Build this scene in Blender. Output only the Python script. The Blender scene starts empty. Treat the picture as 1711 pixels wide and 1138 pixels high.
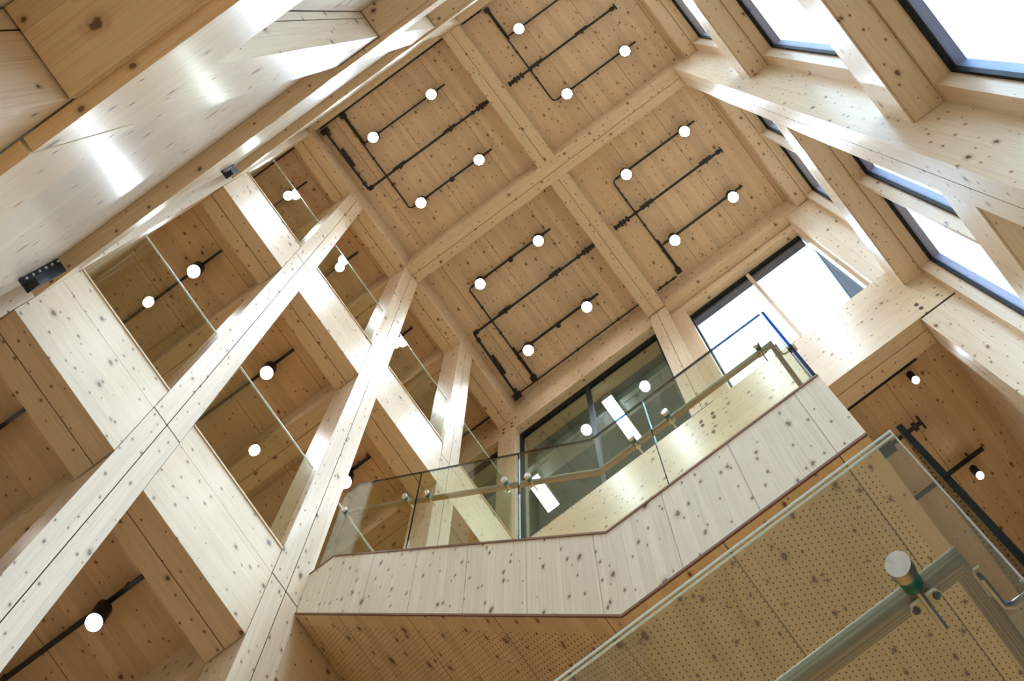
import bpy, math, random
from mathutils import Matrix, Vector

# ------------------------------------------------------------------ camera, sky, exposure
# The photographer stands under an open stair and points a shift lens straight up.
# World: X runs along the long roof beam, Y across it, Z up; the camera is the origin.
SC = bpy.context.scene
COL = SC.collection
R = [[0.8048651154, 0.5934334367, 0.0053760744],
     [-0.5934062192, 0.8046427330, 0.0204726952],
     [0.0078233627, -0.0196679542, 0.9997759582]]
cam_data = bpy.data.cameras.new('camera')
cam = bpy.data.objects.new('camera', cam_data)
COL.objects.link(cam)
cam.matrix_world = Matrix(((R[0][0], -R[1][0], -R[2][0], 0),
                           (R[0][1], -R[1][1], -R[2][1], 0),
                           (R[0][2], -R[1][2], -R[2][2], 0),
                           (0, 0, 0, 1)))
cam_data.sensor_width = 36.0
cam_data.lens = 24.007
cam_data.shift_y = -0.33331
cam_data.clip_start = 0.05
cam_data.clip_end = 200
SC.camera = cam

world = bpy.data.worlds.new('overcast_sky')
SC.world = world
world.use_nodes = True
wb = world.node_tree.nodes['Background']
# bright overcast sky above the horizon, dull street and ground below it
_nt = world.node_tree
_tc = _nt.nodes.new('ShaderNodeTexCoord')
_sp = _nt.nodes.new('ShaderNodeSeparateXYZ')
_rp = _nt.nodes.new('ShaderNodeValToRGB')
_nt.links.new(_tc.outputs['Generated'], _sp.inputs[0])
_nt.links.new(_sp.outputs[2], _rp.inputs[0])
_rp.color_ramp.elements[0].position = 0.0
_rp.color_ramp.elements[0].color = (0.10, 0.085, 0.07, 1)
_rp.color_ramp.elements[1].position = 0.06
_rp.color_ramp.elements[1].color = (0.54, 0.76, 1.0, 1)
_nt.links.new(_rp.outputs[0], wb.inputs['Color'])
wb.inputs['Strength'].default_value = 7.5

SC.view_settings.view_transform = 'Standard'
SC.view_settings.look = 'None'
SC.view_settings.gamma = 1.0
SC.view_settings.use_curve_mapping = False
SC.view_settings.exposure = -0.22
LAMP_W = 540.0          # one roof spotlight
SIDE_W = 150.0          # one gallery spotlight

# ------------------------------------------------------------------ materials
def new_mat(name):
    m = bpy.data.materials.new(name)
    m.use_nodes = True
    nt = m.node_tree
    return m, nt, nt.nodes['Principled BSDF']

def math_node(nt, op, a, b=None, c=None):
    n = nt.nodes.new('ShaderNodeMath')
    n.operation = op
    for i, v in enumerate((a, b, c)):
        if v is None:
            continue
        if isinstance(v, (int, float)):
            n.inputs[i].default_value = v
        else:
            nt.links.new(v, n.inputs[i])
    return n.outputs[0]

def mix_col(nt, fac, a, b, mode='MIX'):
    n = nt.nodes.new('ShaderNodeMix')
    n.data_type = 'RGBA'
    n.blend_type = mode
    for sock, v in ((n.inputs[0], fac), (n.inputs[6], a), (n.inputs[7], b)):
        if isinstance(v, (int, float)):
            sock.default_value = v
        elif isinstance(v, tuple):
            sock.default_value = (*v, 1)
        else:
            nt.links.new(v, sock)
    return n.outputs[2]

def ramp01(nt, val, lo, hi):
    n = nt.nodes.new('ShaderNodeMapRange')
    n.interpolation_type = 'SMOOTHSTEP'
    nt.links.new(val, n.inputs[0])
    n.inputs[1].default_value = lo
    n.inputs[2].default_value = hi
    return n.outputs[0]

def vec(nt, x, y, z=0.0):
    n = nt.nodes.new('ShaderNodeCombineXYZ')
    for i, v in enumerate((x, y, z)):
        if isinstance(v, (int, float)):
            n.inputs[i].default_value = v
        else:
            nt.links.new(v, n.inputs[i])
    return n.outputs[0]

WOODS = {}
def wood(grain, base=(0.70, 0.47, 0.26), board=0.11, seam=None, knots=1.0, rough=0.36,
         coat=0.25, holes=False, vary=0.085, across=None, streak=1.0, knot_size=1.0, seam_k=0.85, rings=0.0):
    """Lacquered spruce: fibres along one axis, boards, knots, panel joints and, if asked, perforations."""
    key = (grain, base, board, seam, knots, rough, coat, holes, vary, across, streak, knot_size, seam_k, rings)
    if key in WOODS:
        return WOODS[key]
    m, nt, bs = new_mat('spruce_' + grain.lower())
    geo = nt.nodes.new('ShaderNodeNewGeometry')
    sep = nt.nodes.new('ShaderNodeSeparateXYZ')
    nt.links.new(geo.outputs['Position'], sep.inputs[0])
    ax = {'X': sep.outputs[0], 'Y': sep.outputs[1], 'Z': sep.outputs[2]}
    g = ax[grain]
    rest = [k for k in 'XYZ' if k != grain]
    if across:
        q = math_node(nt, 'ADD', ax[across], 0.0137)
    else:
        q = math_node(nt, 'ADD', math_node(nt, 'ADD', ax[rest[0]], ax[rest[1]]), 0.0137)
    bid = math_node(nt, 'FLOOR', math_node(nt, 'DIVIDE', q, board))
    wn = nt.nodes.new('ShaderNodeTexWhiteNoise')
    wn.noise_dimensions = '1D'
    nt.links.new(bid, wn.inputs['W'])
    rnd = wn.outputs['Value']
    gshift = math_node(nt, 'MULTIPLY_ADD', rnd, 31.0, g)
    # slow colour bands along the fibres
    n1 = nt.nodes.new('ShaderNodeTexNoise')
    n1.inputs['Scale'].default_value = 1.0
    n1.inputs['Detail'].default_value = 3.0
    nt.links.new(vec(nt, math_node(nt, 'MULTIPLY', gshift, 0.9), math_node(nt, 'MULTIPLY', q, 26.0)), n1.inputs['Vector'])
    n2 = nt.nodes.new('ShaderNodeTexNoise')
    n2.inputs['Scale'].default_value = 1.0
    n2.inputs['Detail'].default_value = 2.0
    nt.links.new(vec(nt, math_node(nt, 'MULTIPLY', gshift, 2.6), math_node(nt, 'MULTIPLY', q, 150.0)), n2.inputs['Vector'])
    dark = tuple(c * f for c, f in zip(base, (0.72, 0.60, 0.48)))
    light = tuple(min(1, c * f) for c, f in zip(base, (1.08, 1.10, 1.16)))
    col = mix_col(nt, ramp01(nt, n1.outputs['Fac'], 0.30, 0.72), light, base)
    col = mix_col(nt, math_node(nt, 'MULTIPLY', ramp01(nt, n2.outputs['Fac'], 0.46, 0.74), 0.42 * streak), col, dark)
    shade = math_node(nt, 'MULTIPLY_ADD', rnd, 2 * vary, 1.0 - vary)
    hsv = nt.nodes.new('ShaderNodeHueSaturation')
    nt.links.new(shade, hsv.inputs['Value'])
    nt.links.new(col, hsv.inputs['Color'])
    col = hsv.outputs['Color']
    if rings:
        wv = nt.nodes.new('ShaderNodeTexWave')
        wv.wave_type = 'BANDS'
        wv.bands_direction = 'Y'
        wv.inputs['Scale'].default_value = 1.0
        wv.inputs['Distortion'].default_value = 5.0
        wv.inputs['Detail'].default_value = 2.0
        wv.inputs['Detail Scale'].default_value = 0.6
        nt.links.new(vec(nt, math_node(nt, 'MULTIPLY', g, 2.2), math_node(nt, 'MULTIPLY', q, 38.0)), wv.inputs['Vector'])
        col = mix_col(nt, math_node(nt, 'MULTIPLY', wv.outputs['Fac'], rings), col, tuple(c * .38 for c in base))
    # knots
    def knot_layer(col, cell, r, keep, tint, warp):
        v = nt.nodes.new('ShaderNodeTexVoronoi')
        v.voronoi_dimensions = '2D'
        v.inputs['Scale'].default_value = 1.0
        v.inputs['Randomness'].default_value = 1.0
        dn = nt.nodes.new('ShaderNodeTexNoise')
        dn.inputs['Scale'].default_value = 34.0
        nt.links.new(geo.outputs['Position'], dn.inputs['Vector'])
        off = math_node(nt, 'MULTIPLY', math_node(nt, 'SUBTRACT', dn.outputs['Fac'], 0.5), warp)
        nt.links.new(vec(nt, math_node(nt, 'ADD', math_node(nt, 'DIVIDE', g, cell * 1.35), off),
                         math_node(nt, 'ADD', math_node(nt, 'DIVIDE', q, cell), off)), v.inputs['Vector'])
        sc = nt.nodes.new('ShaderNodeSeparateColor')
        nt.links.new(v.outputs['Color'], sc.inputs[0])
        on = math_node(nt, 'LESS_THAN', sc.outputs[0], keep)
        size = math_node(nt, 'MULTIPLY_ADD', sc.outputs[1], r * 1.1 / cell, r * 0.45 / cell)
        core = math_node(nt, 'SUBTRACT', 1.0, ramp01(nt, math_node(nt, 'DIVIDE', v.outputs['Distance'], size), 0.65, 1.15))
        halo = math_node(nt, 'SUBTRACT', 1.0, ramp01(nt, math_node(nt, 'DIVIDE', v.outputs['Distance'], size), 0.8, 2.6))
        col = mix_col(nt, math_node(nt, 'MULTIPLY', math_node(nt, 'MULTIPLY', halo, on), 0.40), col, (0.34, 0.16, 0.06))
        return mix_col(nt, math_node(nt, 'MULTIPLY', math_node(nt, 'MULTIPLY', core, on), 0.86), col, tint)
    if knots > 0:
        col = knot_layer(col, 0.27, 0.0165 * knot_size, 0.42 * knots, (0.085, 0.036, 0.016), 0.10)
        col = knot_layer(col, 0.15, 0.0080 * knot_size, 0.62 * knots, (0.11, 0.045, 0.02), 0.05)
    # joints
    fb = math_node(nt, 'FRACT', math_node(nt, 'DIVIDE', q, board))
    eb = math_node(nt, 'ABSOLUTE', math_node(nt, 'SUBTRACT', fb, 0.5))
    jb = ramp01(nt, eb, 0.5 - 0.0022 / board, 0.5)
    col = mix_col(nt, math_node(nt, 'MULTIPLY', jb, 0.35), col, (0.20, 0.09, 0.035))
    if seam:
        fs = math_node(nt, 'FRACT', math_node(nt, 'DIVIDE', q, seam))
        es = math_node(nt, 'ABSOLUTE', math_node(nt, 'SUBTRACT', fs, 0.5))
        js = math_node(nt, 'GREATER_THAN', es, 0.5 - 0.0045 / seam)
        col = mix_col(nt, math_node(nt, 'MULTIPLY', js, seam_k), col, (0.06, 0.03, 0.015))
    if holes:
        p = 0.039
        xr = math_node(nt, 'DIVIDE', ax['X'], p)
        row = math_node(nt, 'FLOOR', xr)
        fx = math_node(nt, 'SUBTRACT', math_node(nt, 'SUBTRACT', xr, row), 0.5)
        half = math_node(nt, 'MULTIPLY', math_node(nt, 'MODULO', math_node(nt, 'ADD', row, 1000.0), 2.0), 0.5)
        fy = math_node(nt, 'SUBTRACT', math_node(nt, 'FRACT', math_node(nt, 'ADD', math_node(nt, 'DIVIDE', ax['Y'], p), half)), 0.5)
        d2 = math_node(nt, 'ADD', math_node(nt, 'MULTIPLY', fx, fx), math_node(nt, 'MULTIPLY', fy, fy))
        inh = math_node(nt, 'LESS_THAN', d2, 0.0225)
        yy = math_node(nt, 'GREATER_THAN', ax['Y'], 3.66)
        inh = math_node(nt, 'MULTIPLY', inh, yy)
        inh = math_node(nt, 'MULTIPLY', inh, math_node(nt, 'LESS_THAN', ax['X'], 0.10))
        col = mix_col(nt, inh, col, (0.035, 0.022, 0.012))
    nt.links.new(col, bs.inputs['Base Color'])
    rr = math_node(nt, 'MULTIPLY_ADD', n2.outputs['Fac'], 0.16, rough - 0.08)
    nt.links.new(rr, bs.inputs['Roughness'])
    bs.inputs['Coat Weight'].default_value = coat
    bs.inputs['Coat Roughness'].default_value = 0.22
    bmp = nt.nodes.new('ShaderNodeBump')
    bmp.inputs['Strength'].default_value = 0.10
    bmp.inputs['Distance'].default_value = 0.004
    nt.links.new(n2.outputs['Fac'], bmp.inputs['Height'])
    nt.links.new(bmp.outputs[0], bs.inputs['Normal'])
    WOODS[key] = m
    return m

def plain(name, col, rough=0.5, metal=0.0, spec=0.5, bump=0.0):
    m, nt, bs = new_mat(name)
    tc = nt.nodes.new('ShaderNodeNewGeometry')
    nz = nt.nodes.new('ShaderNodeTexNoise')
    nz.inputs['Scale'].default_value = 9.0
    nt.links.new(tc.outputs['Position'], nz.inputs['Vector'])
    c = mix_col(nt, nz.outputs['Fac'], tuple(x * 0.88 for x in col), tuple(min(1, x * 1.12) for x in col))
    nt.links.new(c, bs.inputs['Base Color'])
    bs.inputs['Roughness'].default_value = rough
    bs.inputs['Metallic'].default_value = metal
    bs.inputs['Specular IOR Level'].default_value = spec
    return m

def glass(name, tint, refl=1.0, rough=0.0):
    """Flat architectural glass: clear, tinted, mirroring more at a grazing look."""
    m = bpy.data.materials.new(name)
    m.use_nodes = True
    nt = m.node_tree
    nt.nodes.clear()
    out = nt.nodes.new('ShaderNodeOutputMaterial')
    tr = nt.nodes.new('ShaderNodeBsdfTransparent')
    tr.inputs[0].default_value = (*tint, 1)
    gl = nt.nodes.new('ShaderNodeBsdfGlossy')
    gl.inputs['Roughness'].default_value = rough
    gl.inputs['Color'].default_value = (0.92, 0.97, 0.95, 1)
    lw = nt.nodes.new('ShaderNodeLayerWeight')
    lw.inputs['Blend'].default_value = 0.5
    schlick = math_node(nt, 'MULTIPLY_ADD', math_node(nt, 'POWER', lw.outputs['Facing'], 5.0), 0.9, 0.045)
    mx = nt.nodes.new('ShaderNodeMixShader')
    nt.links.new(math_node(nt, 'MULTIPLY', schlick, refl), mx.inputs[0])
    nt.links.new(tr.outputs[0], mx.inputs[1])
    nt.links.new(gl.outputs[0], mx.inputs[2])
    nt.links.new(mx.outputs[0], out.inputs[0])
    return m

def emitter(name, col, strength):
    m = bpy.data.materials.new(name)
    m.use_nodes = True
    nt = m.node_tree
    nt.nodes.clear()
    out = nt.nodes.new('ShaderNodeOutputMaterial')
    em = nt.nodes.new('ShaderNodeEmission')
    em.inputs[0].default_value = (*col, 1)
    em.inputs[1].default_value = strength
    nt.links.new(em.outputs[0], out.inputs[0])
    return m

def arris(name):
    """Ground edge of a pane: frosted, lets lamp light through."""
    m = bpy.data.materials.new(name)
    m.use_nodes = True
    nt = m.node_tree
    nt.nodes.clear()
    out = nt.nodes.new('ShaderNodeOutputMaterial')
    tl = nt.nodes.new('ShaderNodeBsdfTranslucent')
    tl.inputs[0].default_value = (0.88, 0.95, 0.92, 1)
    df = nt.nodes.new('ShaderNodeBsdfGlossy')
    df.inputs['Roughness'].default_value = 0.25
    mx = nt.nodes.new('ShaderNodeMixShader')
    mx.inputs[0].default_value = 0.4
    nt.links.new(tl.outputs[0], mx.inputs[1])
    nt.links.new(df.outputs[0], mx.inputs[2])
    nt.links.new(mx.outputs[0], out.inputs[0])
    return m

ARRIS = arris('ground_glass_edge')
BLACK = plain('black_powder_coat', (0.012, 0.012, 0.015), 0.45)
FRAME_BLACK = plain('black_window_frame', (0.010, 0.011, 0.016), 0.55, 0, .2)
FRAME_BLUE = plain('dark_blue_aluminium', (0.035, 0.075, 0.16), 0.4, 0.2)
REVEAL = plain('grey_blue_metal_reveal', (0.20, 0.29, 0.52), 0.5, 0.1)
PURPLE = plain('dark_violet_cladding', (0.008, 0.006, 0.020), 0.7, 0, .2)
STEEL = plain('brushed_steel', (0.62, 0.60, 0.58), 0.28, 1.0)
def brushed_cap(axis):
    m, nt, bs = new_mat('turned_steel_cap')
    bs.inputs['Base Color'].default_value = (0.62, 0.60, 0.58, 1)
    bs.inputs['Metallic'].default_value = 1.0
    bs.inputs['Roughness'].default_value = 0.32
    bs.inputs['Anisotropic'].default_value = 0.85
    tg = nt.nodes.new('ShaderNodeTangent')
    tg.direction_type = 'RADIAL'
    tg.axis = axis
    nt.links.new(tg.outputs[0], bs.inputs['Tangent'])
    return m
CAP_Y, CAP_X = brushed_cap('Y'), brushed_cap('X')
RUBBER = plain('teal_gasket', (0.02, 0.16, 0.17), 0.35)
BRACKET = plain('black_steel_bracket', (0.010, 0.012, 0.022), 0.5)
BOLT = plain('zinc_bolt', (0.75, 0.78, 0.82), 0.3, 0.6)
PLUG = plain('dark_dowel_plug', (0.075, 0.045, 0.025), 0.6)
GAP = plain('dark_joint_filler', (0.012, 0.009, 0.007), 0.9)
RIM = plain('red_brown_edge_band', (0.20, 0.085, 0.035), 0.5)
GREY_CEIL = plain('grey_teal_acoustic_ceiling', (0.26, 0.44, 0.52), 0.7)
WHITE_RAFT = plain('pale_ceiling_raft', (0.74, 0.82, 0.86), 0.6)
BLUE_GREY = plain('blue_grey_bulkhead', (0.24, 0.28, 0.33), 0.6)
INK = plain('dark_line_decal', (0.03, 0.05, 0.06), 0.6)
GLASS = glass('balustrade_glass', (0.885, 0.905, 0.835))
GLASS_EDGE = glass('deep_glass_edge', (0.05, 0.14, 0.29), 0.5)
GLASS_CLEAR = glass('window_glass', (0.95, 0.97, 0.97))
GLASS_ROOM = glass('tinted_glazing', (0.80, 0.88, 0.86))
LENS = emitter('lit_lamp_lens', (1.0, 0.98, 0.95), 60.0)
PANEL_LIT = emitter('lit_ceiling_panel', (0.92, 0.98, 1.0), 30.0)

SPRUCE = (0.75, 0.585, 0.385)
W_X = wood('X', SPRUCE, board=0.23, vary=.05)
W_Y = wood('Y', SPRUCE, board=0.23, vary=.05)
W_Z = wood('Z', (0.76, 0.61, 0.43), board=0.23, vary=.05)
DECK = wood('Y', (0.70, 0.52, 0.335), board=0.135, seam=1.22, across='X', knots=1.15, coat=0.15)
DECK_SIDE = wood('Y', (0.70, 0.51, 0.30), board=0.135, seam=1.25, across='X', coat=0.15)
WALL_X = wood('X', (0.76, 0.66, 0.52), board=0.16, across='Z', knots=0.55, vary=.06)
FASCIA = wood('Z', (0.76, 0.66, 0.49), board=0.09, seam=0.62, across='X', knots=1.6, coat=0.08, rough=0.5, knot_size=0.95, vary=.05, seam_k=.5)
SOFFIT = wood('Y', (0.72, 0.55, 0.31), board=0.12, seam=0.93, across='X', knots=1.2, coat=0.05, rough=0.5, holes=True, knot_size=1.2)
RAIL_W = wood('X', (0.44, 0.34, 0.20), board=0.30, knots=0.0, rough=0.55, streak=2.0, coat=0.0, rings=.75)
RAIL_WY = wood('Y', (0.44, 0.34, 0.20), board=0.30, knots=0.0, rough=0.55, streak=2.0, coat=0.0, rings=.75)
FLOOR_W = wood('X', (0.70, 0.36, 0.09), board=0.18, knots=0.3, rough=0.4)
LINER_Y = wood('Y', (0.68, 0.50, 0.30), board=0.20, knots=0.3)
LINER_Z = wood('Z', (0.72, 0.54, 0.36), board=0.20, knots=0.3)

# ------------------------------------------------------------------ mesh helpers
class MB:
    def __init__(self):
        self.v, self.f, self.s = [], [], []
    def add(self, vs, fs, smooth=False):
        b = len(self.v)
        self.v += [tuple(p) for p in vs]
        self.f += [tuple(i + b for i in f) for f in fs]
        self.s += [smooth] * len(fs)
        return self
    def box(self, x0, x1, y0, y1, z0, z1):
        x0, x1 = sorted((x0, x1)); y0, y1 = sorted((y0, y1)); z0, z1 = sorted((z0, z1))
        vs = [(x0, y0, z0), (x1, y0, z0), (x1, y1, z0), (x0, y1, z0), (x0, y0, z1), (x1, y0, z1), (x1, y1, z1), (x0, y1, z1)]
        return self.add(vs, [(3, 2, 1, 0), (4, 5, 6, 7), (0, 1, 5, 4), (1, 2, 6, 5), (2, 3, 7, 6), (3, 0, 4, 7)])
    def prism(self, poly, axis, a, b):
        """Polygon (two remaining axes in XYZ order) swept from a to b along axis."""
        def p3(p, t):
            l = list(p); l.insert('XYZ'.index(axis), t); return tuple(l)
        n = len(poly)
        vs = [p3(p, a) for p in poly] + [p3(p, b) for p in poly]
        fs = [tuple(range(n))[::-1], tuple(range(n, 2 * n))] + [(i, (i + 1) % n, n + (i + 1) % n, n + i) for i in range(n)]
        return self.add(vs, fs)
    def tube(self, pts, r, n=10, ry=None, flat_up=None):
        """Round (or oval) bar through a list of points, mitred at the corners."""
        pts = [Vector(p) for p in pts]
        ry = ry or r
        rings = []
        for i, p in enumerate(pts):
            d0 = (p - pts[i - 1]).normalized() if i else None
            d1 = (pts[i + 1] - p).normalized() if i < len(pts) - 1 else None
            d = d1 if d0 is None else d0 if d1 is None else (d0 + d1).normalized()
            up = Vector((0, 0, 1)) if abs(d.z) < 0.95 else Vector((1, 0, 0))
            side = d.cross(up).normalized()
            upv = side.cross(d).normalized()
            k = 1.0
            if d0 is not None and d1 is not None:
                k = 1.0 / max(0.35, math.sqrt(max(0.0, (1 + d0.dot(d1)) / 2)))
            horiz = 1.0
            ring = []
            for j in range(n):
                a = 2 * math.pi * j / n
                cs, sn = math.cos(a), math.sin(a)
                if flat_up:
                    e = flat_up
                    cs = math.copysign(abs(cs) ** e, cs); sn = math.copysign(abs(sn) ** e, sn)
                off = side * (r * cs) + upv * (ry * sn)
                if k > 1.001 and d0 is not None:
                    bend = (d1 - d0)
                    if bend.length > 1e-6:
                        bn = bend.normalized()
                        off = off + bn * (off.dot(bn) * (k - 1))
                ring.append(p + off)
            rings.append(ring)
        vs = [q for rg in rings for q in rg]
        fs = []
        for i in range(len(rings) - 1):
            for j in range(n):
                a, b = i * n + j, i * n + (j + 1) % n
                fs.append((a, b, b + n, a + n))
        self.add(vs, fs, True)
        m = len(rings) - 1
        self.add(rings[0], [tuple(range(n))[::-1]])
        self.add(rings[m], [tuple(range(n))])
        return self
    def cyl(self, a, b, r, n=16, r2=None):
        a, b = Vector(a), Vector(b)
        d = (b - a).normalized()
        up = Vector((0, 0, 1)) if abs(d.z) < 0.9 else Vector((1, 0, 0))
        s = d.cross(up).normalized(); u = s.cross(d)
        r2 = r if r2 is None else r2
        A = [a + s * r * math.cos(2 * math.pi * j / n) + u * r * math.sin(2 * math.pi * j / n) for j in range(n)]
        B = [b + s * r2 * math.cos(2 * math.pi * j / n) + u * r2 * math.sin(2 * math.pi * j / n) for j in range(n)]
        self.add(A + B, [(j, (j + 1) % n, n + (j + 1) % n, n + j) for j in range(n)], True)
        self.add(A, [tuple(range(n))[::-1]])
        self.add(B, [tuple(range(n))])
        return self
    def build(self, name, mat, parent=None, bevel=0.0, seg=2):
        base = parent_loc(parent)
        me = bpy.data.meshes.new(name)
        me.from_pydata([(x - base[0], y - base[1], z - base[2]) for x, y, z in self.v], [], self.f)
        for p, s in zip(me.polygons, self.s):
            p.use_smooth = s
        me.materials.append(mat)
        import bmesh
        bm = bmesh.new(); bm.from_mesh(me)
        bmesh.ops.recalc_face_normals(bm, faces=bm.faces)
        bm.to_mesh(me); bm.free()
        o = bpy.data.objects.new(name, me)
        COL.objects.link(o)
        if parent is not None:
            o.parent = parent
        if bevel:
            md = o.modifiers.new('edge', 'BEVEL')
            md.width = bevel; md.segments = seg; md.limit_method = 'ANGLE'
        return o

LOCS = {}
def parent_loc(p):
    t = Vector((0, 0, 0))
    while p is not None:
        t = t + Vector(LOCS.get(p.name, (0, 0, 0)))
        p = p.parent
    return t

def tag(o, label, cat, group=None):
    o['label'] = label; o['category'] = cat
    if group:
        o['group'] = group
    return o

def thing(name, label, cat, loc, group=None):
    o = bpy.data.objects.new(name, None)
    COL.objects.link(o)
    o.location = loc
    o.empty_display_size = 0.2
    LOCS[o.name] = tuple(loc)
    return tag(o, label, cat, group)

def struct(o):
    o['kind'] = 'structure'
    return o

def struct_empty(name, loc):
    o = bpy.data.objects.new(name, None)
    COL.objects.link(o)
    o.location = loc
    LOCS[o.name] = tuple(loc)
    return struct(o)

def copy_tree(o, loc=None, parent=None):
    c = o.copy(); COL.objects.link(c)
    if parent is not None:
        c.parent = parent
    if loc is not None:
        c.location = loc
    for ch in list(o.children):
        copy_tree(ch, None, c)
    return c

def bx(name, mat, parent, *dims, bevel=0.0):
    return MB().box(*dims).build(name, mat, parent, bevel)

# ------------------------------------------------------------------ main dimensions (metres, camera at 0,0,0)
FLOOR = -1.6
XL0, XL1 = -5.80, -5.348          # gallery columns and edge beams
XM0, XM1 = -1.65, -1.20           # middle line
XR0, XR1 = 2.123, 2.80            # window-side columns
YB = [(-1.0, -0.55), (1.048, 1.49), (3.10, 3.56), (5.17, 5.605), (7.225, 7.675)]
ROOF, DECKZ = 15.4, 16.0
EB = [(6.34, 7.02, 7.32), (10.84, 11.51, 11.81)]   # edge beams: bottom, splice, top
XW = -10.2                        # far side of the galleries

# ------------------------------------------------------------------ the setting
struct(bx('floor', FLOOR_W, None, XW - .2, 3.3, -1.4, 12.3, FLOOR - .2, FLOOR))
struct(bx('ceiling', DECK, None, XW, 3.3, -1.3, 7.9, DECKZ, DECKZ + .25))
struct(bx('ceiling', DECK_SIDE, None, XW, XL0 + .02, -1.0, 12.2, 6.90, 7.06))
struct(bx('ceiling', DECK_SIDE, None, XW, XL0 + .02, -1.0, 7.2, 11.40, 11.56))
struct(bx('ceiling', DECK_SIDE, None, XL0, 3.0, 7.66, 12.2, 10.95, 11.12))
struct(bx('floor', FLOOR_W, None, XW, XL0 + .02, -1.0, 12.2, 7.07, 7.30))
struct(bx('floor', FLOOR_W, None, XW, XL0 + .02, -1.0, 7.2, 11.57, 11.80))
struct(bx('floor', FLOOR_W, None, XL0 + .03, 2.1, 7.66, 12.2, 11.13, 11.66))
# wall on the pale (minus Y) side
wb_ = MB()
wb_.box(-5.19, -1.64, -1.1, -0.69, FLOOR, 15.39)
wb_.box(-1.15, 3.0, -1.1, -0.872, FLOOR, 15.39)
wb_.box(XW, XL0 - .01, -1.1, -0.62, FLOOR, 16.0)
struct(wb_.build('wall_back', WALL_X))
struct(bx('wall_back', WALL_X, None, XW, 3.3, -1.4, -1.11, FLOOR, 16.2))
struct(bx('wall_left', W_Y, None, XW - .2, XW, -1.4, 12.4, FLOOR, 16.2))
struct(bx('wall_front', WALL_X, None, XW - .2, 3.3, 12.2, 12.4, FLOOR, 16.2))
struct(bx('wall_right', wood('Y', (0.62, 0.46, 0.30), board=0.15), None, 2.32, 2.50, 7.70, 12.2, FLOOR, 10.94))
struct(bx('wall_right', W_Y, None, 2.85, 3.1, 7.72, 12.2, FLOOR, 11.1))

# ------------------------------------------------------------------ columns
def lam_column(parent, x0, x1, y0, y1, z0, z1, split='Y', name='shaft'):
    """One storey of a glued column: two lamellas with a hairline joint between them."""
    m = MB()
    if split == 'Y':
        c = (y0 + y1) / 2
        m.box(x0, x1, y0, c - .005, z0, z1); m.box(x0, x1, c + .005, y1, z0, z1)
        bx('joint', GAP, parent, x0 + .004, x1 - .004, c - .0045, c + .0045, z0 + .006, z1 - .006)
    else:
        c = (x0 + x1) / 2
        m.box(x0, c - .005, y0, y1, z0, z1); m.box(c + .005, x1, y0, y1, z0, z1)
        bx('joint', GAP, parent, c - .0045, c + .0045, y0 + .004, y1 - .004, z0 + .006, z1 - .006)
    return m.build(name, W_Z, parent)

GAL = ['gallery column in the corner at the pale back wall, beside the black bracket',
       'gallery column second from the pale back wall, crossing the picture as the longest white diagonal',
       'gallery column third from the pale back wall, under the end of the long main roof beam',
       'gallery column fourth from the pale back wall, rising behind the upper stair balustrade',
       'gallery column in the corner beside the black-framed interior glazing']
for (y0, y1), lab in zip(YB, GAL):
    t = thing('timber_column', lab, 'column', ((XL0 + XL1) / 2, (y0 + y1) / 2, FLOOR), 'spruce columns along the gallery edge')
    e = 0.003
    top = 14.99 if y0 > 7 else ROOF - .004
    for z0, z1 in ((FLOOR, 2.53), (2.545, 7.013), (7.028, 11.505), (11.52, top)):
        lam_column(t, XL0 + .002, XL1 + e, y0, y1, z0, z1)
    for z in (2.53, 7.013, 11.505):
        bx('joint', GAP, t, XL0 + .012, XL1 - .006, y0 + .008, y1 - .008, z - .002, z + .018)
# column by the windows
t = thing('timber_column', 'thick window-side column standing under the window end of the main roof beam', 'column', ((XR0 + XR1) / 2, 3.33, FLOOR))
lam_column(t, XR0, XR1, 3.10, 3.56, FLOOR, ROOF - .004)
bx('end_block', W_Z, t, XR0 + .01, XR1, 3.11, 3.55, ROOF - .003, DECKZ - .002)
t = thing('timber_column', 'window-side corner column between the end window and the tall side windows', 'column', (2.47, 7.45, FLOOR))
lam_column(t, 2.15, XR1, 7.225, 7.675, FLOOR, 10.262)
lam_column(t, 2.15, XR1, 7.235, 7.675, 11.655, ROOF - .004)
t = thing('timber_column', 'window-side corner column against the pale back wall', 'column', (2.47, -.79, FLOOR))
lam_column(t, XR0, XR1, -1.0, -.59, FLOOR, ROOF - .004)
t = thing('timber_column', 'column between the black-framed interior glazing and the end window', 'column', (-1.42, 7.45, 10.3))
lam_column(t, XM0, XM1, 7.235, 7.675, 11.68, ROOF - .004, split='X')
bx('joint', GAP, t, XM0 + .004, XM1 - .004, 7.239, 7.67, 11.652, 11.679)
t = thing('timber_column', 'lit pale column rising flush with the back wall, crossed by three fascia boards', 'column', (-1.39, -.73, FLOOR))
for z0, z1 in ((FLOOR, 1.94), (2.485, 6.384), (6.955, 10.845), (11.405, 15.39)):
    m = MB()
    yc = -.552 if z1 < 2 else -.585
    m.box(-1.63, -1.158, -.868, -.80, z0, z1); m.box(-1.63, -1.158, -.792, yc, z0, z1)
    bx('joint', GAP, t, -1.62, -1.163, -.7995, -.7925, z0 + .005, z1 - .005)
    m.build('shaft', W_Z, t)

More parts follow.
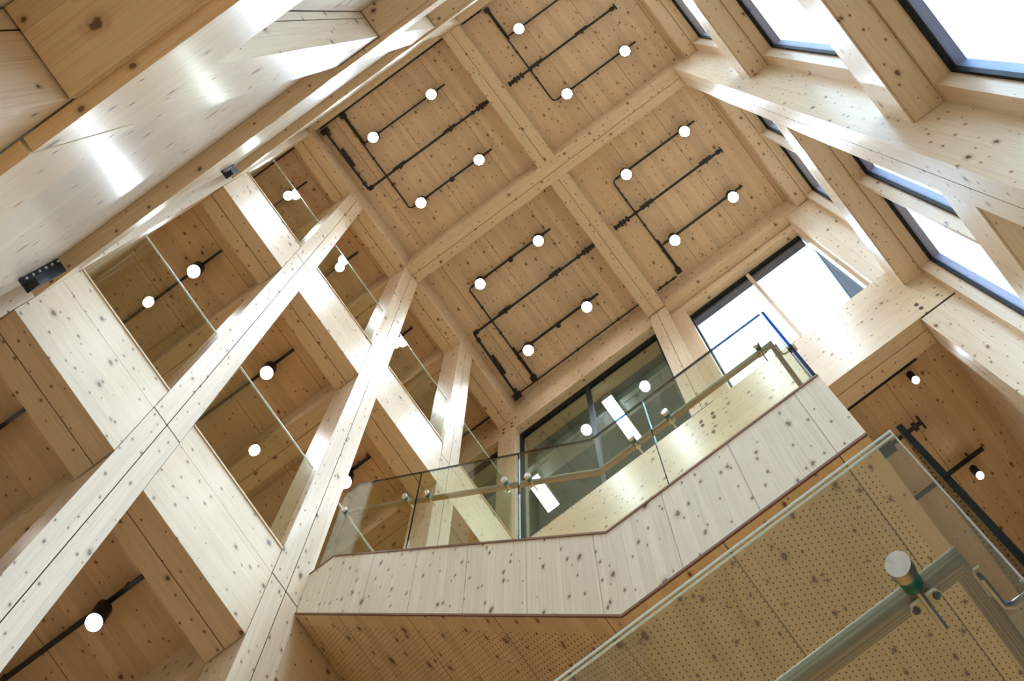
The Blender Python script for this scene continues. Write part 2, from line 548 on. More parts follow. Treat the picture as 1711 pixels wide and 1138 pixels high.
# ------------------------------------------------------------------ beams
def lam_beam_x(parent, x0, x1, y0, y1, z0, z1, name='lamella', split=True):
    m = MB()
    if split:
        c = (y0 + y1) / 2 + .03
        m.box(x0, x1, y0, c - .005, z0, z1); m.box(x0, x1, c + .005, y1, z0, z1)
    else:
        m.box(x0, x1, y0, y1, z0, z1)
    o = m.build(name, W_X, parent)
    if split:
        o2 = MB().box(x0 + .006, x1 - .006, c - .0045, c + .0045, z0 + .004, z1 - .01).build('joint', GAP, parent or o)
    return o

def lam_beam_y(parent, x0, x1, y0, y1, z0, z1, name='lamella', split=True, mat=None):
    m = MB()
    if split:
        c = (x0 + x1) / 2 - .012
        m.box(x0, c - .005, y0, y1, z0, z1); m.box(c + .005, x1, y0, y1, z0, z1)
    else:
        m.box(x0, x1, y0, y1, z0, z1)
    o = m.build(name, mat or W_Y, parent)
    if split:
        MB().box(c - .0045, c + .0045, y0 + .006, y1 - .006, z0 + .004, z1 - .01).build('joint', GAP, parent or o)
    return o

def beam_x(label, *d, split=True, group=None):
    o = lam_beam_x(None, *d, name='timber_beam', split=split)
    return tag(o, label, 'beam', group)

def beam_y(label, *d, split=True, group=None):
    o = lam_beam_y(None, *d, name='timber_beam', split=split)
    return tag(o, label, 'beam', group)

T = DECKZ - .003
beam_x('long main roof beam spanning from the gallery columns to the window-side column', XL1 + .004, XR0 - .002, 3.10, 3.56, ROOF, T)
beam_y('roof cross beam running from the pale back wall to the main roof beam', XM0, XM1, -.553, 3.098, ROOF, T)
beam_y('roof cross beam running from the main roof beam to the column beside the end window', XM0, XM1, 3.562, 7.223, ROOF, T)
beam_y('roof edge beam lying on top of the gallery columns', XL0, XL1, -.553, 7.223, ROOF, T)
beam_y('roof beam above the side windows, between the pale back wall and the thick column', 2.51, 2.785, -.58, 3.098, ROOF, T, split=False)
beam_y('roof beam above the side windows, between the thick column and the end window', 2.51, 2.785, 3.562, 7.223, ROOF, T, split=False)
m = MB().box(XW, XL1, 7.226, 7.43, 14.995, T).box(XL1, XM0 - .004, 7.226, 7.43, 15.0, T)
o = tag(m.build('timber_beam', W_X), 'deep roof beam above the black-framed interior glazing', 'beam')
for x, z in ((-5.432, 15.249), (-5.436, 15.135), (-5.660, 15.234), (-5.664, 15.122)):
    MB().cyl((x, 7.2225, z), (x, 7.24, z), .032, 14).build('dowel', PLUG, o)
beam_x('roof beam above the bright end window', XM1 + .003, 2.509, 7.226, 7.44, ROOF, T, split=False)
beam_x('roof beam along the top of the pale back wall', XL1 + .004, XR0, -.86, -.556, ROOF + .002, T, split=False)

# edge beams of the two gallery floors, one length between each pair of columns
ORD = ['in the bay next to the pale back wall', 'in the second bay from the pale back wall',
       'in the third bay from the pale back wall', 'in the bay next to the interior glazing']
for k, (zb, zs, zt) in enumerate(EB):
    for i in range(4):
        y0, y1 = YB[i][1] + .006, YB[i + 1][0] - .006
        t = thing('edge_beam', ('lower' if k == 0 else 'upper') + ' gallery edge beam with white front face ' + ORD[i], 'beam',
                  ((XL0 + XL1) / 2, (y0 + y1) / 2, zb), 'gallery edge beams')
        lam_beam_y(t, XL0, XL1 - .002, y0, y1, zb, zs - .008)
        bx('joint', GAP, t, XL0 + .06, XL1 - .012, y0 + .01, y1 - .01, zs - .0079, zs - .0001)
        bx('edge_board', W_Y, t, XL0 + .05, XL1 - .005, y0, y1, zs, zt)
        bx('edge_cap', LINER_Y, t, XL1 - .05, XL1 + .008, y0, y1, zt + .001, zt + .02)

# girders running back from the columns below each gallery ceiling
LV = [(6.36, 6.898, 'under the lower gallery floor'), (10.86, 11.398, 'under the upper gallery floor'), (ROOF + .004, T, 'under the roof')]
PN = ['second', 'third', 'fourth', 'corner']
for zb, zt, where in LV:
    for i in (1, 2, 3):
        y0, y1 = YB[i]
        beam_x('gallery girder running back from the %s gallery column %s' % (PN[i - 1], where), XW, XL0 - .004, y0, y1, zb, zt, group='gallery girders')
beam_x('gallery girder along the interior glazing under the upper gallery floor', XW, XL0 - .004, 7.226, 7.60, 10.86, 11.398)
beam_x('gallery girder along the front under the lower gallery floor', XW, XL0 - .004, 7.226, 7.60, 6.36, 6.898)

# spandrel beam under the end window and the interior glazing
t = thing('spandrel_beam', 'deep pale timber beam under the end window, with dark dowel plugs', 'beam', (-1.2, 7.44, 10.30))
bx('lamella', W_X, t, XL1 + .006, XR1, 7.225, 7.42, 10.30, 11.45)
bx('lamella', W_X, t, 2.155, XR1, 7.225, 7.42, 11.451, 11.652)
bx('lamella', W_X, t, XL1 + .006, 2.14, 7.43, 7.655, 10.30, 11.45)
bx('joint', GAP, t, XL1 + .01, 2.13, 7.4205, 7.4295, 10.304, 11.44)
bx('sill_board', W_X, t, XL1 + .006, 2.149, 7.228, 7.655, 11.455, 11.65)
bx('joint', GAP, t, 2.16, XR1 - .005, 7.231, 7.42, 10.264, 10.299)
for x, z in ((-1.303, 11.40), (-1.300, 11.30), (-1.534, 11.40), (-1.536, 11.30), (-1.417, 11.02), (2.286, 10.567), (2.286, 10.449)):
    MB().cyl((x, 7.221, z), (x, 7.24, z), .034, 16).build('dowel', PLUG, t)

# rails (floor-edge beams) across the side windows
RZ = [(11.09, 11.68), (6.55, 7.11), (2.05, 2.62)]
RN = ['upper', 'middle', 'lowest']
for (z0, z1), n in zip(RZ, RN):
    for y0, y1, where in ((-.58, 3.096, 'between the pale back wall and the thick column'), (3.564, 7.222, 'between the thick column and the end corner')):
        t = thing('window_rail', '%s timber rail across the side windows, %s' % (n, where), 'beam', (2.62, (y0 + y1) / 2, z0), 'rails across the side windows')
        bx('lamella', W_Y, t, 2.455, 2.785, y0, y1, z0, z1)
        bx('shadow_strip', W_Y, t, 2.432, 2.453, y0, y1, z0 + .02, z1)

# fascia boards on the pale back wall
FB = [(1.945, 2.475, -.497, 'lowest'), (6.39, 6.95, -.527, 'middle'), (10.85, 11.40, -.55, 'highest')]
for z0, z1, yf, n in FB:
    for x0, x1, side in ((-5.17, -1.352, 'on the gallery side of the butt joint'), (-1.340, 2.12, 'on the window side of the butt joint')):
        m = MB().box(x0, x1, yf - .05, yf, z0, z1)
        if x0 < -5:
            m.box(x0, -1.634, -.688, yf - .05, z0, z1)
        o = m.build('fascia_board', W_X)
        tag(o, '%s fascia board along the pale back wall, %s' % (n, side), 'board', 'fascia boards of the back wall')
    bh = yf - .052
    bf = -.549 if n == 'lowest' else min(-.583, bh)
    t = thing('timber_beam', '%s brown wall beam behind the fascia board of the pale back wall' % n, 'beam', (.5, -.73, z0 - .03))
    bx('lamella', W_X, t, -1.150, 2.12, -.868, bf, z0 - .028, z1)
    bx('edge_lip', LINER_Y, t, -1.14, 2.12, bf + .0005, bf + .006, z0 - .033, z0 - .002)

# black steel hangers at the gallery end of the fascia boards
for za, zb, n in ((5.845, 6.33, 'lower'), (9.85, 10.27, 'upper')):
    t = thing('steel_bracket', '%s black bolted steel bracket at the gallery end of a fascia board' % n, 'bracket', (-4.75, -.62, za), 'bracket pair')
    bx('plate', BRACKET, t, -4.765, -4.745, -.688, -.546, za, zb)
    bx('seat', BRACKET, t, -4.744, -4.64, -.625, -.548, za + .005, za + .13)
    for j in range(6):
        zz = za + .05 + j * (zb - za - .08) / 5
        MB().cyl((-4.745, -.662, zz), (-4.731, -.662, zz), .013, 8).build('bolt', BOLT, t)

# ------------------------------------------------------------------ side windows
wn = 0
def side_window(y0, y1, z0, z1, mull):
    """Fixed light in the window wall: timber liner, dark metal frame, outer reveal, mullion and panes."""
    global wn
    wn += 1
    w = struct_empty('window_%d' % wn, (2.95, (y0 + y1) / 2, z0))
    m = MB()
    m.box(2.79, 3.0, y0, y1, z1 - .05, z1)                       # head
    m.box(2.79, 3.0, y0, y1, z0, z0 + .05)
    m.build('liner', LINER_Y, w)
    ja, jb = y0 + .20, y1 - .21
    if y0 > 3:
        jb = y1 - .12
    m = MB()
    m.box(2.795, 3.0, y0 - .02, ja, z0 + .051, z1 - .051)
    m.box(2.795, 3.0, jb, y1 + .02, z0 + .051, z1 - .051)
    m.build('jamb', LINER_Z, w)
    bays = [(ja, jb)]
    if mull:
        bx('mullion', LINER_Z, w, 2.795, 3.0, mull - .035, mull + .035, z0 + .051, z1 - .051)
        bays = [(ja, mull - .035), (mull + .035, jb)]
    fm, rv = MB(), MB()
    for a, b in bays:
        za, zb = z0 + .05, z1 - .05
        f = .035
        fm.box(2.985, 3.05, a, a + f, za, zb); fm.box(2.985, 3.05, b - f, b, za, zb)
        fm.box(2.985, 3.05, a + f, b - f, zb - f, zb); fm.box(2.985, 3.05, a + f, b - f, za, za + f)
        r = .03
        rv.box(3.051, 3.17, a - .01, a + r, za, zb); rv.box(3.051, 3.17, b - r, b + .01, za, zb)
        rv.box(3.051, 3.17, a + r, b - r, zb - r, zb + .02); rv.box(3.051, 3.17, a + r, b - r, za - .02, za + r)
        bx('pane', GLASS_CLEAR, w, 3.012, 3.030, a + .02, b - .02, za + .02, zb - .02)
    fm.build('frame', FRAME_BLACK, w)
    rv.build('outer_reveal', REVEAL, w)

lev = [(11.69, 15.395), (7.12, 11.085), (2.63, 6.545), (FLOOR + .3, 2.04)]
for z0, z1 in lev:
    side_window(-.58, 3.10, z0, z1, None)
    side_window(3.56, 7.225, z0, z1, 5.44)
m = MB()
for z0, z1 in RZ:
    m.box(2.79, 3.2, -1.1, 7.7, z0, z1)
m.box(2.79, 3.2, -1.1, 7.7, 15.40, 16.2).box(2.79, 3.2, -1.1, 7.7, FLOOR, FLOOR + .29)
m.box(2.81, 3.2, 3.10, 3.56, FLOOR, 16).box(2.81, 3.2, 7.23, 7.72, FLOOR, 16).box(2.81, 3.2, -1.1, -.585, FLOOR, 16)
struct(m.build('wall_right', W_Y))

# ------------------------------------------------------------------ end window (plus Y side)
wn += 1
w = struct_empty('window_%d' % wn, (.64, 7.6, 11.65))
m = MB().box(XM1 + .003, 2.149, 7.442, 7.62, 15.12, 15.395)
m.build('head_liner', W_X, w)
m = MB().box(XM1 + .003, -.872, 7.40, 7.655, 11.655, 15.12).box(2.09, 2.149, 7.43, 7.655, 11.655, 15.12)
m.build('jamb', LINER_Z, w)
m = MB().box(-.872, 2.09, 7.60, 7.655, 15.02, 15.12).box(-.872, -.845, 7.60, 7.655, 11.66, 15.02)
m.build('frame', FRAME_BLACK, w)
bx('mullion', LINER_Z, w, .64, .72, 7.56, 7.655, 11.655, 15.018)
bx('outer_reveal', FRAME_BLUE, w, -.845, 2.09, 7.66, 7.80, 14.96, 15.12)
bx('outer_reveal', REVEAL, w, -.93, -.835, 7.66, 7.76, 11.66, 15.0)
bx('pane', GLASS_CLEAR, w, -.845, .64, 7.62, 7.632, 11.66, 15.02)
bx('pane', GLASS_CLEAR, w, .72, 2.09, 7.62, 7.632, 11.66, 15.02)
m = MB().box(2.15, 3.2, 7.676, 7.80, 11.2, 16.2).box(XW, XL1, 7.676, 7.80, 15.6, 16.2).box(XL1, 2.15, 7.665, 7.80, 15.42, 16.2)
struct(m.build('wall_front', WALL_X))
o = bx('cladding_fin', PURPLE, None, 2.25, 2.40, 7.86, 10.6, 11.7, 15.38)
tag(o, 'dark violet outside wall fin seen through the end window', 'cladding')
o = bx('coping', plain('pale_blue_coping', (0.16, 0.24, 0.30), 0.4), None, 2.235, 2.415, 7.84, 10.62, 15.382, 15.78)
tag(o, 'pale blue metal coping along the top of the violet outside wall fin', 'coping')

# ------------------------------------------------------------------ interior glazing and the lit room behind it
def glazing(label, x0, x1, mull):
    t = thing('interior_glazing', label, 'glazing', ((x0 + x1) / 2, 7.43, 11.65))
    m = MB()
    m.box(x0, x1, 7.40, 7.47, 14.86, 14.99).box(x0, x1, 7.40, 7.47, 11.655, 11.74)
    m.box(x0, x0 + .07, 7.40, 7.47, 11.741, 14.859).box(x1 - .07, x1, 7.40, 7.47, 11.741, 14.859)
    m.build('frame', FRAME_BLACK, t)
    xs = [x0 + .07]
    if mull:
        bx('mullion', FRAME_BLACK, t, mull - .05, mull + .05, 7.40, 7.47, 11.741, 14.859)
        xs += [mull - .05, mull + .05]
    xs.append(x1 - .07)
    for a, b in zip(xs[::2], xs[1::2]):
        bx('pane', GLASS_ROOM, t, a, b, 7.43, 7.442, 11.741, 14.859)
    return t
gz = glazing('black-framed interior glazing below the deep roof beam, a lit room behind', XL1 + .004, XM0 - .004, -3.555)
glazing('black-framed interior glazing on the gallery, behind the corner column', -8.6, XL0 - .004, None)
def ink(pts):
    m = MB()
    m.tube([(x, 7.4265, z) for x, z in pts], .0045, 6)
    m.build('line_drawing', INK, gz)
ink([(-3.261, 13.879), (-3.282, 13.702), (-3.371, 13.599), (-3.357, 13.396)])
ink([(-2.920, 13.670), (-2.871, 13.858), (-2.821, 13.584), (-2.553, 13.574), (-1.905, 13.642), (-1.986, 13.482), (-1.931, 13.401)])
ink([(-2.553, 13.574), (-2.494, 13.493), (-2.548, 13.423), (-2.553, 13.56)])
ink([(-4.247, 13.578), (-3.856, 13.633), (-3.745, 13.492), (-3.768, 13.415)])
ink([(-4.671, 13.586), (-4.876, 13.585), (-4.922, 13.727), (-4.952, 14.014), (-4.984, 13.732), (-5.039, 13.632)])
struct(bx('ceiling', GREY_CEIL, None, XW, -1.25, 8.0, 12.2, 15.32, 15.42))
struct(bx('ceiling', W_X, None, XW, -1.25, 7.48, 7.84, 15.05, 15.60))
struct(bx('wall_right', WHITE_RAFT, None, -1.30, -1.2, 7.70, 12.2, 11.66, 15.60))
o = bx('bulkhead', BLUE_GREY, None, -8.6, -1.31, 7.85, 8.09, 15.20, 15.31)
tag(o, 'blue grey ceiling bulkhead in the room behind the interior glazing', 'bulkhead')
o = bx('ceiling_raft', WHITE_RAFT, None, -8.4, -1.31, 8.10, 8.50, 15.00, 15.30)
tag(o, 'white ceiling raft in the room behind the interior glazing', 'ceiling raft')
for x0, y0, x1, y1, n in ((-3.48, 7.86, -3.24, 9.0, 'longer lit white ceiling panel behind the interior glazing, near the end-window column'),
                          (-5.80, 8.27, -5.52, 9.05, 'shorter lit white ceiling panel behind the interior glazing, near the corner column')):
    t = thing('ceiling_light', n, 'ceiling light', ((x0 + x1) / 2, (y0 + y1) / 2, 14.95), 'lit panels in the room behind the glazing')
    bx('housing', WHITE_RAFT, t, x0 - .01, x1 + .01, y0 - .01, y1 + .01, 14.92, 15.05)
    bx('diffuser', PANEL_LIT, t, x0, x1, y0, y1, 14.90, 14.92)

# ------------------------------------------------------------------ stair: landing, flight, balustrade
ZL, ZU = 5.17, 7.405
YF = 3.52
KX = -1.755
top = [(-5.335, ZU), (-5.009, ZU), (KX, ZL), (.215, ZL)]
bot = [(.215, 4.457), (-1.752, 4.461), (-5.335, 6.925)]
st = thing('staircase', 'pale timber stair flight and landing with perforated underside', 'staircase', (-2.5, 4.3, 4.457))
MB().prism(top + [(x, z + .022) for x, z in bot], 'Y', YF, YF + .045).build('fascia', FASCIA, st)
def strip(pts, dz0, dz1, y0, y1, name, mat):
    m = MB()
    poly = [(x, z + dz1) for x, z in pts] + [(x, z + dz0) for x, z in reversed(pts)]
    for (a, b) in zip(range(len(pts) - 1), range(1, len(pts))):
        m.prism([(pts[a][0], pts[a][1] + dz0), (pts[b][0], pts[b][1] + dz0), (pts[b][0], pts[b][1] + dz1), (pts[a][0], pts[a][1] + dz1)], 'Y', y0, y1)
    return m.build(name, mat, st)
strip(top, .001, .020, YF - .006, YF + .05, 'edge_band', RIM)
strip(bot, .004, .021, YF - .003, YF + .009, 'edge_band', RIM)
m = MB()
m.prism([(-5.335, 6.925), (-1.752, 4.461), (.212, 4.457), (.212, 4.478), (-1.747, 4.482), (-5.335, 6.946)], 'Y', YF + .010, 6.9)
m.build('soffit', SOFFIT, st)
m = MB()
n = 13
for i in range(n):
    x1 = KX - (KX + 5.009) * i / n
    x0 = KX - (KX + 5.009) * (i + 1) / n
    z = ZL + (ZU - ZL) * (i + 1) / n
    m.box(x0, x1 + .02, YF + .06, 5.2, z - .30, z - .12)
m.box(-5.335, -5.009, YF + .06, 5.2, ZU - .20, ZU - .05)
m.build('treads', FLOOR_W, st)
bx('landing_deck', FLOOR_W, st, KX, .212, YF + .06, 6.9, ZL - .15, ZL - .05)
bx('end_board', FASCIA, st, .172, .215, YF + .05, 6.9, 4.482, ZL)

def centre(o, p):
    """Put a part's origin at its own middle (the turned finish is radial about it)."""
    d = Vector(p) - parent_loc(o.parent)
    o.data.transform(Matrix.Translation(-d))
    o.location = d

def clamp(parent, y_dir, x, y, z, along='X'):
    """Round glass clamp: outer cap, gasket, pin reaching under the rail, screw plate."""
    if along == 'X':
        cap = MB().cyl((x, y - .045, z), (x, y - .022, z), .031, 32).build('cap', CAP_Y, parent)
        centre(cap, (x, y - .033, z))
        MB().cyl((x, y - .0215, z), (x, y + .012, z), .026, 20).build('gasket', RUBBER, parent)
        m = MB().tube([(x, y + .012, z), (x, y + .085, z), (x, y + .135, z)], .0085, 10)
        m.box(x - .032, x + .032, y + .06, y + .085, z + .006, z + .0135)
        m.cyl((x - .032, y + .0725, z + .006), (x - .032, y + .0725, z + .0135), .0125, 12)
        m.cyl((x + .032, y + .0725, z + .006), (x + .032, y + .0725, z + .0135), .0125, 12)
        m.build('arm', STEEL, parent)
        for s in (-.034, .034):
            MB().cyl((x + s, y + .0725, z + .003), (x + s, y + .0725, z + .0058), .006, 8).build('screw', GAP, parent)
    else:
        cap = MB().cyl((x + .045, y, z), (x + .022, y, z), .031, 32).build('cap', CAP_X, parent)
        centre(cap, (x + .033, y, z))
        MB().cyl((x + .0215, y, z), (x - .02, y, z), .026, 20).build('gasket', RUBBER, parent)
        m = MB().tube([(x - .02, y, z), (x - .065, y, z), (x - .085, y - .012, z + .002), (x - .088, y - .09, z + .006)], .008, 8)
        m.box(x - .100, x - .076, y - .11, y - .04, z + .007, z + .0135)
        m.build('arm', STEEL, parent)
        m = MB().cyl((x - .088, y - .095, z + .003), (x - .088, y - .095, z + .007), .006, 8)
        m.build('screw', GAP, parent)

def glass_poly(parent, poly, y0, y1):
    MB().prism(poly, 'Y', y0, y1).build('glass_panel', GLASS, parent)
    xs = [p[0] for p in poly]

def edge_strip(parent, pts, r):
    MB().tube(pts, r, 4).build('glass_edge', GLASS_EDGE, parent)

bal = thing('glass_balustrade', 'upper glass balustrade with timber handrail on the edge of the stair and landing', 'balustrade', (-2.5, YF + .02, ZL))
G0, G1 = YF + .012, YF + .030
def topz(x):
    if x < -5.009: return ZU
    if x < KX: return ZU + (ZL - ZU) * (x + 5.009) / (KX + 5.009)
    return ZL
H = 1.14
for a, b in ((-5.225, -3.93), (-3.915, -2.58), (-2.566, -1.18), (-1.166, .158)):
    xs = [a] + [k for k in (-5.009, KX) if a < k < b] + [b]
    poly = [(x, topz(x) + .022) for x in xs] + [(x, topz(x) + H) for x in reversed(xs)]
    if a < -5.2:
        poly[-1] = (a, topz(a) + H - .05); poly.insert(-1, (a + .06, topz(a) + H))
    MB().prism(poly, 'Y', G0, G1).build('glass_panel', GLASS, bal)
    bx('glass_edge', GLASS_EDGE, bal, b + .001, b + .006, G0, G1, topz(b) + .022, topz(b) + H)
    m = MB()
    xs2 = xs if a > -5.2 else [a + .06] + xs[1:]
    for xa, xb in zip(xs2, xs2[1:]):
        za, zb = topz(xa) + H + .001, topz(xb) + H + .001
        m.prism([(xa, za), (xb, zb), (xb, zb + .008), (xa, za + .008)], 'Y', G0, G1)
    m.build('glass_edge', GLASS_EDGE, bal)
bx('glass_panel', GLASS_EDGE, bal, .178, .206, YF + .012, 4.75, ZL + .022, ZL + H)
RH = .79
yr = YF + .085
rp = [(-5.10, yr, ZU + RH), (-5.03, yr, ZU + RH - .005), (KX, yr, ZL + RH), (.075, yr, ZL + RH)]
def handrail(parent, pts, r, ry, ysplit):
    o = MB().tube(pts, r, 20, ry=ry, flat_up=.6).build('handrail', RAIL_W, parent)
    o.data.materials.append(RAIL_WY)
    off = parent_loc(parent).y
    for p in o.data.polygons:
        if p.center.y + off > ysplit:
            p.material_index = 1
handrail(bal, rp + [(.075, 4.75, ZL + RH)], .023, .022, yr + .2)
for x in (-.03, -1.0, -1.36, -2.455, -2.73, -3.76, -4.09, -5.10):
    clamp(bal, 1, x, YF + .021, topz(x) + RH - .034)
clamp(bal, 1, .191, YF + .20, ZL + RH - .034, 'Y')

# near landing and its balustrade, above the photographer
YN, ZN = 1.595, .84
nl = thing('staircase', 'nearest stair landing below the lower glass balustrade, just outside the frame', 'staircase', (-1.2, 2.8, .1))
bx('landing_deck', FLOOR_W, nl, -3.0, .25, YN + .06, 5.0, .55, ZN - .002)
bx('fascia', FASCIA, nl, -3.0, .25, YN, YN + .055, .12, ZN)
nb = thing('glass_balustrade', 'nearest glass balustrade with round steel clamp, in front of the perforated soffit', 'balustrade', (-1.2, YN, ZN))
bx('glass_panel', GLASS, nb, -3.0, .150, YN, YN + .018, ZN + .02, 1.98)
bx('glass_edge', ARRIS, nb, -3.0, .155, YN, YN + .0035, 1.981, 1.986)
bx('glass_edge', ARRIS, nb, -3.0, .155, YN + .0145, YN + .018, 1.981, 1.986)
bx('glass_edge', ARRIS, nb, .1505, .155, YN, YN + .0035, ZN + .02, 1.980)
bx('glass_panel', GLASS_EDGE, nb, .172, .191, YN, 3.2, ZN + .02, 1.98)
yr = YN + .083
handrail(nb, [(-3.0, yr, 1.66), (.068, yr, 1.66), (.068, 3.2, 1.66)], .0225, .022, yr + .2)
clamp(nb, 1, -.045, YN + .010, 1.622)
clamp(nb, 1, -1.05, YN + .010, 1.622)
clamp(nb, 1, .181, YN + .20, 1.622, 'Y')

# ------------------------------------------------------------------ gallery glass panels
for zt, n in ((7.345, 'lower'), (11.835, 'upper')):
    for i in range(4):
        y0, y1 = YB[i][1] + .03, YB[i + 1][0] - .035
        t = thing('glass_guard', '%s gallery glass guard %s' % (n, ORD[i]), 'glass panel', (-5.40, (y0 + y1) / 2, zt), 'glass guards of the galleries')
        bx('glass_panel', GLASS, t, -5.409, -5.391, y0, y1, zt - .02, zt + 1.27)
        bx('glass_edge', ARRIS, t, -5.409, -5.391, y0, y1, zt + 1.271, zt + 1.279)

# ------------------------------------------------------------------ lights and services
def spot_head(parent, x, y, z, watts, r=.125, tilt=(0, 0)):
    """Black can hanging from the track with a lit lens; its own lamp shines down."""
    h = MB().cyl((x, y, z), (x, y, z - .05), .018, 10).cyl((x, y, z - .05), (x + tilt[0], y + tilt[1], z - .20), r, 20).build('spotlight', BLACK, parent)
    MB().cyl((x + tilt[0], y + tilt[1], z - .201), (x + tilt[0], y + tilt[1], z - .212), r * .93, 20).build('lens', LENS, h)
    ld = bpy.data.lights.new('spot_lamp', 'SPOT')
    ld.energy = watts
    ld.spot_size = math.radians(96)
    ld.spot_blend = .95
    ld.shadow_soft_size = .08
    ld.color = (.68, .855, 1.0)
    lo = bpy.data.objects.new('spot_lamp', ld)
    COL.objects.link(lo)
    lo.parent = parent
    b = parent_loc(parent)
    lo.location = (x + tilt[0] - b[0], y + tilt[1] - b[1], z - .225 - b[2])

def track(label, x0, x1, y, z, spots, watts, group, r=.125, box=None, curve=True, zc=None):
    t = thing('track_light', label, 'track light', ((x0 + x1) / 2, y, z), group)
    bx('track', BLACK, t, x0, x1, y - .022, y + .022, z - .03, z + .01)
    for x in (x0 + .25, x1 - .25):
        bx('hanger', BLACK, t, x - .012, x + .012, y - .012, y + .012, z + .01, (zc or z + .10) + .002)
    for x in spots:
        spot_head(t, x, y, z - .03, watts, r)
    if box:
        MB().cyl((box, y + .01, z - .03), (box, y + .01, z - .09), .06, 14).build('junction_box', BLACK, t)
    if curve:
        a = [(x0 + .01, y, z - .01)]
        for k in range(1, 7):
            ang = math.pi / 2 * k / 6
            a.append((x0 - .10 * math.sin(ang), y + .10 * (1 - math.cos(ang)) * curve, z - .01 + .022 * k / 6))
        MB().tube(a, .016, 8).build('conduit_bend', BLACK, t)
    return t

BAY = [(-4.31, .35, 1, 'roof bay by the back wall, gallery side'),
       (-.15, .33, 1, 'roof bay by the back wall, window side'),
       (-4.31, 4.48, 1, 'roof bay above the interior glazing'),
       (-.15, 4.46, 1, 'roof bay above the bright end window')]
ZT = DECKZ - .10
def clamp_ring(t, x, y, z, ax, r=.055, l=.05):
    d = (l, 0, 0) if ax == 'X' else (0, l, 0)
    MB().cyl((x - d[0], y - d[1], z), (x + d[0], y + d[1], z), r, 10).build('coupling', BLACK, t)

for bi, (sx, sy, _, where) in enumerate(BAY):
    for j, (yy, w2) in enumerate(((sy, 'nearer the back wall'), (sy + 1.85, 'farther from the back wall'))):
        track('two-lamp black track, %s, %s' % (w2, where), sx - .26, sx + 2.0, yy, ZT,
              [sx, sx + 1.65], LAMP_W, 'roof track lights', box=(sx + .85 if (bi, j) in ((0, 1), (2, 0), (2, 1)) else None), curve=-1 if bi < 2 else 1)
    # thin conduit across the bay
    cx = sx - .36
    ya, yb = (-.455, sy + 1.75) if bi < 2 else (sy + .1, 7.03)
    t = thing('conduit', 'thin black conduit crossing the %s' % where, 'conduit', (cx, (ya + yb) / 2, ZT + .05), 'roof conduits')
    MB().tube([(cx, ya, ZT + .05), (cx, yb, ZT + .05)], .017, 8).build('tube', BLACK, t)
    ye = ya if bi < 2 else yb
    yc = ya + .85 if bi < 2 else yb - .85
    MB().tube([(cx + .037, ye, ZT + .05), (cx + .037, yc, ZT + .05)], .018, 8).build('tube', BLACK, t)
    bx('junction_box', BLACK, t, cx - .06, cx + .075, ye - .05, ye + .05, ZT - .0, ZT + .10)
    for k in range(3):
        bx('saddle', BLACK, t, cx - .03, cx + .03, ya + (yb - ya) * (k + .6) / 3.4, ya + (yb - ya) * (k + .6) / 3.4 + .03, ZT + .03, ZT + .101)
    # sprinkler pipe down the middle of the bay
    py = sy + .91 if bi < 2 else sy + .88
    x0, x1 = (sx - .83, sx + 2.60) if bi in (0, 2) else (sx - .95, sx + 2.11)
    t = thing('sprinkler_pipe', 'thick black sprinkler pipe, %s' % where, 'pipe', ((x0 + x1) / 2, py, ZT - .07), 'roof sprinkler pipes')
    MB().tube([(x0, py, ZT - .07), (x1, py, ZT - .07)], .028, 10).build('tube', BLACK, t)
    if bi in (0, 2):
        yt = -.42 if bi == 0 else 7.08
        MB().tube([(x0, py, ZT - .07), (x0 - .03, yt, ZT - .07)], .028, 10).build('tube', BLACK, t)
        for k in (.1, .93):
            clamp_ring(t, x0, py + (yt - py) * k, ZT - .07, 'Y', .05, .04)
        clamp_ring(t, x0 - .03, yt, ZT - .07, 'X', .07, .09)
        ym = py + (yt - py) * .52
        bx('label_plate', BLACK, t, x0 - .02, x0 + .07, ym - .25, ym + .25, ZT - .09, ZT - .02)
        for k in (.03, .09):
            clamp_ring(t, x0 + k, py, ZT - .07, 'X', .055, .02)
        xe = x1
        for k, rr in ((-.02, .05), (-.10, .06), (-.18, .075), (-.27, .06), (-.42, .05)):
            clamp_ring(t, xe + k - .03, py, ZT - .07, 'X', rr, .03)
    else:
        for k, rr in ((.02, .06), (.10, .05), (.18, .075), (.26, .06), (.36, .07), (.60, .05), (.80, .045)):
            clamp_ring(t, x0 + k, py, ZT - .07, 'X', rr, .03)
        clamp_ring(t, x1 - .02, py, ZT - .07, 'X', .085, .012)
        clamp_ring(t, x1 - .11, py, ZT - .07, 'X', .05, .05)
    L = x1 - x0
    for k in ((.26, .68) if bi != 3 else (.30, .85)):
        bx('hanger_plate', BLACK, t, x0 + L * k - .17, x0 + L * k + .17, py - .055, py + .02, ZT - .12, ZT - .05)
        bx('hanger', BLACK, t, x0 + L * k - .02, x0 + L * k + .02, py - .015, py + .06, ZT - .11, DECKZ + .002)
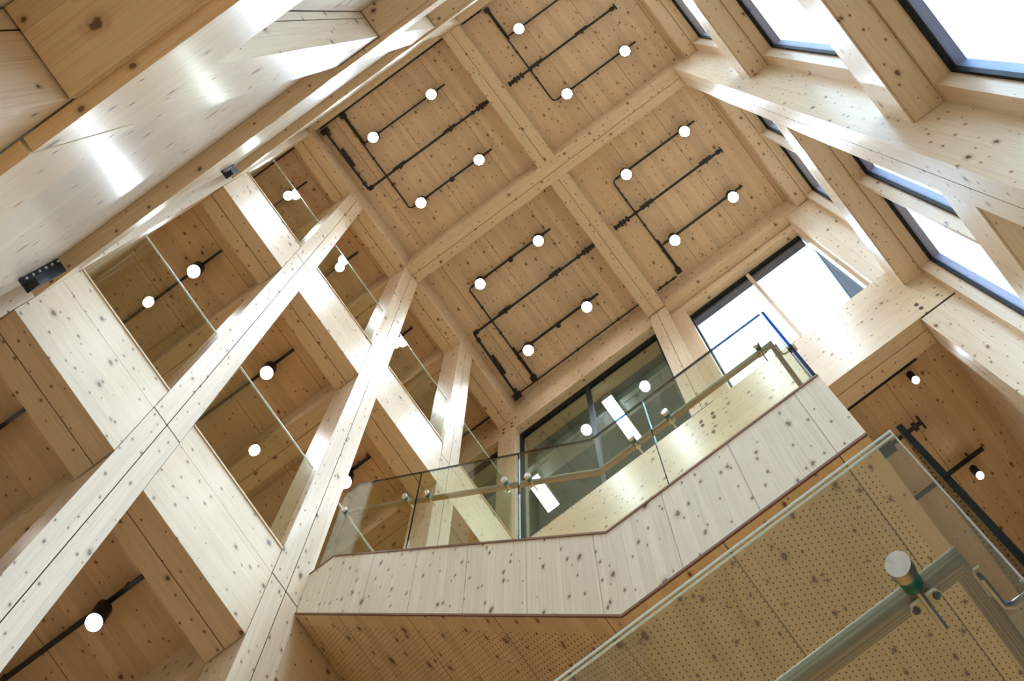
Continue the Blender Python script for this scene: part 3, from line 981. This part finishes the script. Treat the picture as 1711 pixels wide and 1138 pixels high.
for x0, x1, y, lab in ((-5.28, -1.72, -.534, 'thin black conduit along the pale back wall under the gallery-side roof bay'),
                       (-5.22, -1.70, 7.11, 'thin black conduit above the interior glazing along the roof bay edge'),
                       (-1.17, -.62, 7.11, 'short thin black conduit above the end window beside the cross beam'),
                       (-1.17, -.60, -.534, 'short thin black conduit along the pale back wall beside the cross beam')):
    t = thing('conduit', lab, 'conduit', ((x0 + x1) / 2, y, ZT), 'roof edge conduits')
    MB().tube([(x0, y, ZT + .05), (x1, y, ZT + .05)], .017, 8).build('tube', BLACK, t)
    for k in range(3):
        xx = x0 + (x1 - x0) * (k + .5) / 3
        bx('saddle', BLACK, t, xx - .015, xx + .015, y - .025, y + .025, ZT + .03, DECKZ + .001)

# gallery tracks: same module on every level
GY = [(.27, 'in the bay next to the pale back wall'), (2.28, 'in the second bay from the pale back wall'), (4.42, 'in the third bay from the pale back wall')]
for z, n in ((6.82, 'under the lower gallery floor'), (11.32, 'under the upper gallery floor'), (DECKZ - .10, 'under the gallery roof')):
    for i, (y, w2) in enumerate(GY):
        track('black one-lamp track %s, %s' % (n, w2.replace('in the', '')), -8.25, -6.22, y, z, [-6.66], SIDE_W, 'gallery track lights', r=.085 if z < 8 else .11, curve=False, zc={6.82: 6.90, 11.32: 11.40}.get(z, DECKZ))
for x0, x1, y, z, lab in ((-8.2, -5.85, 5.33 + .35, DECKZ - .1, 'black sprinkler pipe under the gallery roof beyond the fourth column'),
                          (-8.2, -5.85, 7.12, DECKZ - .1, 'thin black pipe under the gallery roof beside the interior glazing'),
                          (-8.2, -5.85, -.54, DECKZ - .1, 'thin black pipe under the gallery roof along the pale back wall')):
    o = MB().tube([(x0, y, z), (x1, y, z)], .022, 8).build('sprinkler_pipe', BLACK)
    tag(o, lab, 'pipe')
# room under the spandrel beam
for y, x0, x1, xs, sc in ((8.07, -1.2, 1.84, 1.60, 'nearer the spandrel beam'), (9.80, -1.2, 1.84, 1.52, 'farther from the spandrel beam')):
    t = track('one-lamp black track in the room under the end window, %s' % sc, x0, x1, y, 10.86, [], 0, 'tracks under the spandrel beam', curve=False, zc=10.95)
    spot_head(t, xs, y + .10, 10.83, SIDE_W * .7, .06)
t = thing('sprinkler_pipe', 'black sprinkler pipe with round end flange, below the end window', 'pipe', (.4, 8.89, 10.8))
MB().tube([(-1.2, 8.89, 10.82), (1.30, 8.89, 10.82)], .028, 10).build('tube', BLACK, t)
MB().cyl((1.29, 8.89, 10.82), (1.315, 8.89, 10.82), .10, 18).build('flange', BLACK, t)
clamp_ring(t, 1.18, 8.89, 10.82, 'X', .06, .03)
bx('hanger_plate', BLACK, t, .45, .75, 8.83, 8.95, 10.74, 10.82)
